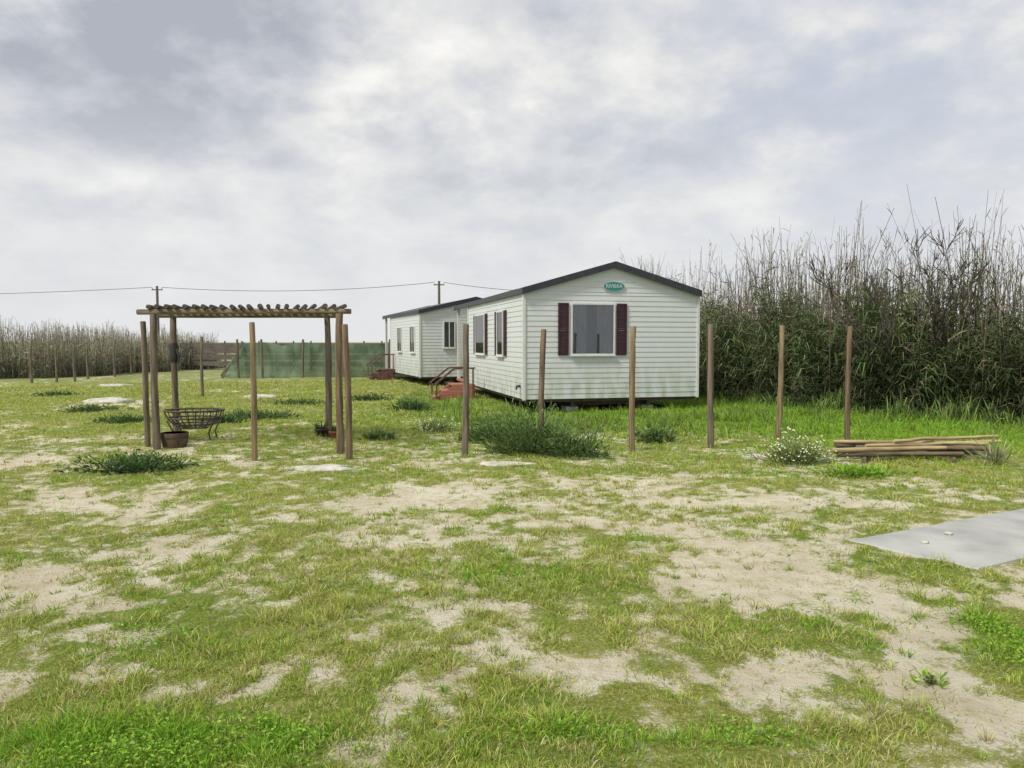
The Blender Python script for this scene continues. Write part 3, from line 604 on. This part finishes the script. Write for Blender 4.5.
# ------------------------------------------------------------------ reeds
def reeds(n, line, depth, hfun, scols, lcols, nl, rad, lab, leafL=(.3, .62), leafW=(.018, .04), tdist=(.06, .97), understory=0, uh=1.7, greenT=.55, ud_=1.6, lean=.08, upl=.5, rag=.6, skirt=0):
    line = np.array(line, float); seg = np.linalg.norm(np.diff(line, axis=0), axis=1); cum = np.concatenate([[0], np.cumsum(seg)])
    tx = np.gradient(line[:, 0], cum); ty = np.gradient(line[:, 1], cum)
    def pos(m, dmax, pw=1.0):
        s = rng.random(m)*cum[-1]; x = np.interp(s, cum, line[:, 0]); y = np.interp(s, cum, line[:, 1])
        nx = np.interp(s, cum, -ty); ny = np.interp(s, cum, tx); sg = np.sign(ny); sg[sg == 0] = 1; dd = rng.random(m)**pw*dmax+1.1*(fbm(x*.9+3, y*.9, 6, 3)-.5)*2
        return x+nx*sg*dd, y+ny*sg*dd, dd
    x, y, dd = pos(n, depth); h = hfun(x, y)*(.55+.47*rng.random(n)**.8)*(1-rag/2+rag*fbm(x*1.1, y*1.1, 15, 4))
    K = 6; tt = np.linspace(0, 1, K); an = rng.uniform(0, 2*PI, n); ln = np.abs(rng.normal(size=n))*lean*h+.02
    def curve(i, t_): return np.stack([x[i]+np.cos(an[i])*ln[i]*t_**1.8, y[i]+np.sin(an[i])*ln[i]*t_**1.8, gz(x[i], y[i])-.05+h[i]*t_*(1-.03*t_)], -1)
    ii = np.arange(n); ctr = np.stack([curve(ii, np.full(n, q_)) for q_ in tt], 1)
    rr = (rad*rng.uniform(.5, 1.3, n))[:, None]*(1-.7*tt)[None, :]
    ring = np.array([[math.cos(a), math.sin(a), 0] for a in (0, 2.1, 4.2)])
    V = (ctr[:, :, None, :]+ring[None, None]*rr[:, :, None, None]).reshape(-1, 3)
    T = []
    for k in range(K-1):
        for j in range(3):
            a, b, c_, d_ = k*3+j, k*3+(j+1) % 3, (k+1)*3+(j+1) % 3, (k+1)*3+j; T += [(a, b, c_), (a, c_, d_)]
    T = (np.arange(n)[:, None, None]*(3*K)+np.array(T)[None]).reshape(-1, 3)
    cs = np.repeat(pick(scols, n, .3), 3*K, 0); ps = [(V, T, cs)]
    m = n*nl; i = np.repeat(ii, nl); t_ = rng.uniform(*tdist, m)**1.25; P = curve(i, t_); a = rng.uniform(0, 2*PI, m); up = (t_*h[i] > greenT*3.3+rng.normal(size=m)*.5)
    Dr = unit(np.stack([np.cos(a), np.sin(a), np.where(up, rng.uniform(.6, 2.2, m), rng.uniform(.1, 1.3, m))], -1))
    green, dry = lcols
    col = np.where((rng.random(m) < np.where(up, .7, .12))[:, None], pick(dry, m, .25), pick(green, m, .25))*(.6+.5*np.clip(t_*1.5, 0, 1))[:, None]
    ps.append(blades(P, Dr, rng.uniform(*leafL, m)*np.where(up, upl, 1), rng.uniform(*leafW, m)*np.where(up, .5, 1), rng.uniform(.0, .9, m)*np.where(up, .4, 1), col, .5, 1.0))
    if understory:
        ux, uy, ud = pos(understory, ud_, 1.3); P = np.stack([ux, uy-.35, gz(ux, uy)+rng.random(understory)**1.1*(uh*fbm(ux*1.1, uy*1.1, 44, 3)**1.3*1.3+.25)], -1); a = rng.uniform(0, 2*PI, understory)
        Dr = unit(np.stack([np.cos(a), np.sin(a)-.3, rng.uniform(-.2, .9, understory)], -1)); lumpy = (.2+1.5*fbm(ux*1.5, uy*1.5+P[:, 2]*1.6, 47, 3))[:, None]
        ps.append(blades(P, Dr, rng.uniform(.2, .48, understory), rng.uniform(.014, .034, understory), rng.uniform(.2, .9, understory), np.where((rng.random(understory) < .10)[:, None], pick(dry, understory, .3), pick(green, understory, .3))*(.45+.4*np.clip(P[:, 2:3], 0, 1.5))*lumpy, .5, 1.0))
    if skirt:
        ux, uy, ud = pos(skirt, .8, 1.0); uy = uy-.3-1.3*rng.random(skirt)**1.6; hh = rng.uniform(.15, .75, skirt)*np.clip(fbm(ux*1.6, uy*1.6, 99, 3)*2.4-.4, .15, 1.4)
        Dr = unit(np.stack([rng.normal(size=skirt)*.3, rng.normal(size=skirt)*.3, np.ones(skirt)], -1)); P = np.stack([ux, uy, gz(ux, uy)-.02], -1)
        ps.append(blades(P, Dr, hh, rng.uniform(.012, .026, skirt), rng.uniform(.1, .5, skirt), pick([(.12,.20,.045), (.16,.25,.06), (.09,.15,.035), (.20,.26,.08)], skirt, .25), .8, 1.0))
    V, T, cc = join(ps); return npmesh('reed_bank', V, T, cc, M_reed, kind='stuff', label=lab, cat='reeds')
def W(px, Y): return ((px-512)/F*Y, Y)
reeds(3000, [W(560, 29), W(640, 26), W(700, 21.5), W(760, 18.6), W(850, 16.4), W(930, 15), W(1010, 13.8), W(1120, 12.6), W(1250, 11.8)], 3.2, lambda x, y: 4.45-.10*np.clip(y-16, 0, 7)-.20*np.clip(x-8.2, 0, 6),
      [(.25,.21,.15), (.205,.17,.12), (.15,.125,.09), (.32,.27,.19)], ([(.08,.125,.042), (.105,.15,.052), (.06,.10,.034), (.135,.175,.07)], [(.26,.225,.15), (.2,.175,.115), (.31,.27,.185)]), 14, .0135,
      'tall ragged bank of grey-brown canes with green leaves on the right behind the home', understory=54000, uh=3.0, greenT=.50, lean=.13, rag=1.1, skirt=16000)
reeds(4200, [W(-300, 29), W(-60, 31), W(60, 33.5), W(140, 38), W(232, 47)], 4.0, lambda x, y: np.maximum(2.95-.13*np.clip(x+25, 0, 9), 1.75), [(.37,.335,.25), (.42,.38,.295), (.31,.28,.21)],  # pale tones put distance haze into the reed colours
      ([(.28,.29,.185), (.31,.31,.205), (.24,.255,.15)], [(.40,.365,.275), (.34,.31,.225)]), 8, .018, 'dry reeds paled by painted haze along the far left edge of the field', understory=10000, uh=1.5, greenT=.3)
def bare_tree(px, Y, h, seed, lab, spread=.5):
    rd = random.Random(seed); x, y = W(px, Y); r = empty('bare_tree', (x, y, float(gz(x, y))), 0, label=lab, cat='tree'); tr = MB(); br = MB()
    def grow(mb, p, d, L_, r0, lev):
        k = 5; pts = [p]; q = Vector(p); dd = Vector(d)
        for i in range(k):
            dd = (dd+Vector((rd.gauss(0, .15), rd.gauss(0, .15), rd.gauss(.07, .1)))).normalized(); q = q+dd*L_/k; pts.append(q.copy())
        mb.tube(pts, [r0*(1-.5*i/k) for i in range(k+1)], 6 if lev else 9, True)
        if lev < 4:
            for _ in range(rd.choice((3, 3, 4))):
                i = rd.randint(2, k); a = rd.uniform(0, 6.28); s = rd.uniform(.5, .9); nd = (dd+Vector((math.cos(a)*s, math.sin(a)*s, rd.uniform(-.1, .4)))).normalized()
                grow(br, pts[i], nd, L_*rd.uniform(.48, .68), max(r0*(1-.5*i/k)*.72, .010), lev+1)
    for k in range(4):
        a = k*1.57+rd.uniform(0, 1); grow(tr, Vector((math.cos(a)*.1, math.sin(a)*.1, -.05)), Vector((math.cos(a)*spread, math.sin(a)*spread*.5, 1)).normalized(), h*.5, .065, 0)
    tr.build('trunk', M_bark, r); br.build('branches', M_bark, r)
bare_tree(905, 16.0, 3.9, 3, 'bare dark-branched tree crown rising out of the reeds at the right', .42)
# ------------------------------------------------------------------ far fences
def fence_run(px0, Y0, px1, Y1, n, h, lab):
    a = Vector((*W(px0, Y0), 0)); b = Vector((*W(px1, Y1), 0)); r = empty('plank_fence', a, math.atan2(b.y-a.y, b.x-a.x), label=lab, cat='fence'); Ln = (b-a).length
    for k in range(n+1):
        m_ = MB(); xx = Ln*k/n; m_.tube([(xx, 0, -.05), (xx, 0, h+.12)], .045, 8); m_.build('post', M_fence, r)
    for zz, hh in ((.25, .26), (.60, .30), (.96, h-.96)):
        m_ = MB(); m_.box(0, Ln, -.075, -.055, zz, zz+hh); m_.build('plank', M_fence, r)
fence_run(142, 43, 400, 41, 15, 1.54, 'long low brown plank fence at the far end of the field')
pxs = [240, 264, 304, 345, 390, 425]; Ys = [33, 33, 33.3, 33.6, 34, 34.4]
r = empty('net_fence', (*W(240, 33), 0), 0, label='sagging green shade net fence left of the farther mobile home', cat='fence'); o = Vector(r.location)
NB = MB(); V = []; nn = 120; nk = 10
for i in range(nn+1):
    t_ = i/nn; px = np.interp(t_, [0, 1], [220, 425]); Y = np.interp(px, pxs, Ys); x_, y_ = W(px, Y); sag = min(abs(px-q) for q in pxs)
    top = 1.60-.009*sag*random.uniform(.85, 1.15); top = min(top, 1.58*(px-219)/25+.06) if px < 246 else top
    for j in range(nk): V.append((x_-o.x, y_-o.y+.22*float(fbm(np.array(x_*1.8+j*.25), np.array(j*.45), 7, 3))-.08, top*j/(nk-1)))
NB.add(V, [(i*nk+j, i*nk+nk+j, i*nk+nk+1+j, i*nk+j+1) for i in range(nn) for j in range(nk-1)], True); NB.build('net', M_net, r)
for px, Y in zip(pxs, Ys):
    x_, y_ = W(px, Y); m_ = MB(); m_.tube([(x_-o.x, y_-o.y-.2, -.05), (x_-o.x+random.uniform(-.05, .05), y_-o.y-.2, 1.72)], .05, 8); m_.build('post', M_post[0], r)
x_, y_ = W(222, 32.5); m_ = MB(); m_.bar((x_-o.x, y_-o.y, 0), (W(246, 33)[0]-o.x, W(246, 33)[1]-o.y-.2, 1.6), .05, .05); m_.build('brace', M_post[0], r)
# ------------------------------------------------------------------ power line
tops = []
for k, (px, py, Y, lab) in enumerate(((-330, 292, 75, 'leftmost power pole'), (157, 286, 70, 'far power pole rising behind the pergola\'s left corner'), (439, 281, 70, 'far power pole rising behind the farther mobile home'))):
    p = D(px, py, Y); tops.append(p)
    if k == 0: continue
    r = empty('power_pole', (p.x, p.y, 0), 0, label=lab, cat='power pole'); m_ = MB(); m_.tube([(0,0,-.1), (0,0,p.z*.5), (0,0,p.z)], [.15, .13, .11], 10); m_.build('pole', M_fence, r)
    m_ = MB(); m_.bar((-.5, 0, p.z-.35), (.5, 0, p.z-.35), .1, .1); m_.build('crossarm', M_fence, r)
    for sx in (-.45, .45):
        m_ = MB(); m_.tube([(sx, 0, p.z-.3), (sx, 0, p.z-.2), (sx, 0, p.z-.12)], [.05, .07, .04], 8); m_.build('insulator', M_white2, r)
def wire(a, b, sag, lab):
    pts = [a.lerp(b, i/24)+Vector((0, 0, -sag*4*(i/24)*(1-i/24))) for i in range(25)]
    MB().tube([p-a for p in pts], .024, 5).build('power_cable', M_wire, loc=a, label=lab, cat='cable')
dz = Vector((0, 0, -.15)); lx = Vector((-.45, 0, -.12))
wire(tops[0]+dz, tops[1]+lx, .5, 'power cable crossing the sky left of the pergola'); wire(tops[1]-lx+Vector((0,0,-.24)), tops[2]+lx, .55, 'power cable between the two far power poles')
wire(tops[2]-lx+Vector((0,0,-.24)), D(560, 292, 66), .2, 'power cable running from the right far pole behind the homes')
# ------------------------------------------------------------------ light and sky
sd = Vector((-.55, -.45, .85)).normalized()
sl = bpy.data.lights.new('sun', 'SUN'); sl.energy = 3.5; sl.angle = math.radians(12); sl.color = (1, .945, .84); so_ = bpy.data.objects.new('sun', sl); C.objects.link(so_)
so_.rotation_euler = (-sd).to_track_quat('-Z', 'Y').to_euler()
w = bpy.data.worlds.new('World'); S.world = w; w.use_nodes = True; nt = w.node_tree; L = nt.links; bg = nt.nodes['Background']; bg.inputs['Strength'].default_value = .1
sk = N(nt, 'ShaderNodeTexSky', sky_type='NISHITA'); sk.sun_disc = False; sk.sun_elevation = math.asin(sd.z); sk.sun_rotation = math.atan2(sd.x, sd.y)
tc = N(nt, 'ShaderNodeTexCoord'); sx = N(nt, 'ShaderNodeSeparateXYZ'); L.new(tc.outputs['Generated'], sx.inputs[0])
def mth(op, a, b=None, c=None):
    n = N(nt, 'ShaderNodeMath', operation=op)
    for k, v in enumerate((a, b, c)):
        if v is None: continue
        if isinstance(v, (int, float)): n.inputs[k].default_value = v
        else: L.new(v, n.inputs[k])
    return n.outputs[0]
zc = mth('ADD', mth('MAXIMUM', sx.outputs['Z'], 0.0), .40)
cb = N(nt, 'ShaderNodeCombineXYZ'); L.new(mth('DIVIDE', sx.outputs['X'], zc), cb.inputs[0]); L.new(mth('DIVIDE', sx.outputs['Y'], zc), cb.inputs[1])
def cn(sc, det, off, ro=.55, dist=0):
    mp = N(nt, 'ShaderNodeMapping'); mp.inputs['Location'].default_value = off; L.new(cb.outputs[0], mp.inputs[0])
    n = N(nt, 'ShaderNodeTexNoise'); n.inputs['Scale'].default_value = sc; n.inputs['Detail'].default_value = det; n.inputs['Roughness'].default_value = ro; n.inputs['Distortion'].default_value = dist
    L.new(mp.outputs[0], n.inputs['Vector']); return n.outputs['Fac']
n1 = cn(5.2, 11, (3.1, 1.7, 0), .57, .1); n2 = cn(2.0, 5, (8.3, 2.2, 0))
v = mth('ADD', mth('MULTIPLY', n1, .58), mth('MULTIPLY', n2, .42))
# broad light and dark cloud masses, fixed in compass direction and height
nw = cn(4.2, 9, (1.3, 6.6, 0), .62); wob = mth('MULTIPLY', mth('SUBTRACT', nw, .5), .55)
blue = None
for (px, py, rad, amt) in ((185, 55, .13, -.15), (70, 120, .12, -.10), (300, 40, .05, -.07), (345, 70, .08, .09), (225, 225, .16, .07), (120, 190, .10, .05), (440, 30, .12, .05), (640, 50, .10, .04), (880, 210, .25, -.03), (40, 15, .1, .10), (480, 165, .12, -.02), (560, 215, .12, .045), (820, 150, .07, .05), (360, 250, .14, .04), (900, 60, .30, None)):
    d_ = ray(px, py).normalized(); dn = N(nt, 'ShaderNodeVectorMath', operation='DISTANCE'); L.new(tc.outputs['Generated'], dn.inputs[0]); dn.inputs[1].default_value = d_
    mr = N(nt, 'ShaderNodeMapRange', interpolation_type='SMOOTHSTEP'); mr.inputs[1].default_value = rad*1.6; mr.inputs[2].default_value = 0; mr.inputs[3].default_value = 0; mr.inputs[4].default_value = .6 if amt is None else amt
    L.new(mth('ADD', dn.outputs['Value'], wob), mr.inputs[0])
    if amt is None: blue = mr.outputs[0]
    else: v = mth('ADD', v, mr.outputs[0])
def ramp(f, *st):
    r = N(nt, 'ShaderNodeValToRGB'); e = r.color_ramp.elements
    while len(e) < len(st): e.new(.5)
    for k, (p, c) in enumerate(st): e[k].position = p; e[k].color = (*c, 1)
    L.new(f, r.inputs[0]); return r.outputs[0]
cl = ramp(v, (.34, (.42,.445,.495)), (.44, (.545,.565,.61)), (.52, (.675,.685,.705)), (.60, (.80,.795,.78)), (.71, (.97,.955,.92)))
mb = N(nt, 'ShaderNodeMix', data_type='RGBA'); L.new(mth('MULTIPLY', blue, ramp(v, (.45, (1,1,1)), (.58, (0,0,0)))), mb.inputs[0]); L.new(cl, mb.inputs[6]); mb.inputs[7].default_value = (.54,.60,.71,1)
hz = ramp(sx.outputs['Z'], (.0, (1,1,1)), (.13, (.6,.6,.6)), (.30, (0,0,0)))
mx = N(nt, 'ShaderNodeMix', data_type='RGBA'); L.new(hz, mx.inputs[0]); L.new(mb.outputs[2], mx.inputs[6]); mx.inputs[7].default_value = (.755,.765,.78,1)
vm = N(nt, 'ShaderNodeVectorMath', operation='SCALE'); vm.inputs['Scale'].default_value = 10.6; L.new(mx.outputs[2], vm.inputs[0])
m2 = N(nt, 'ShaderNodeMix', data_type='RGBA'); m2.inputs[0].default_value = .96; L.new(sk.outputs[0], m2.inputs[6]); L.new(vm.outputs[0], m2.inputs[7])
L.new(m2.outputs[2], bg.inputs['Color'])
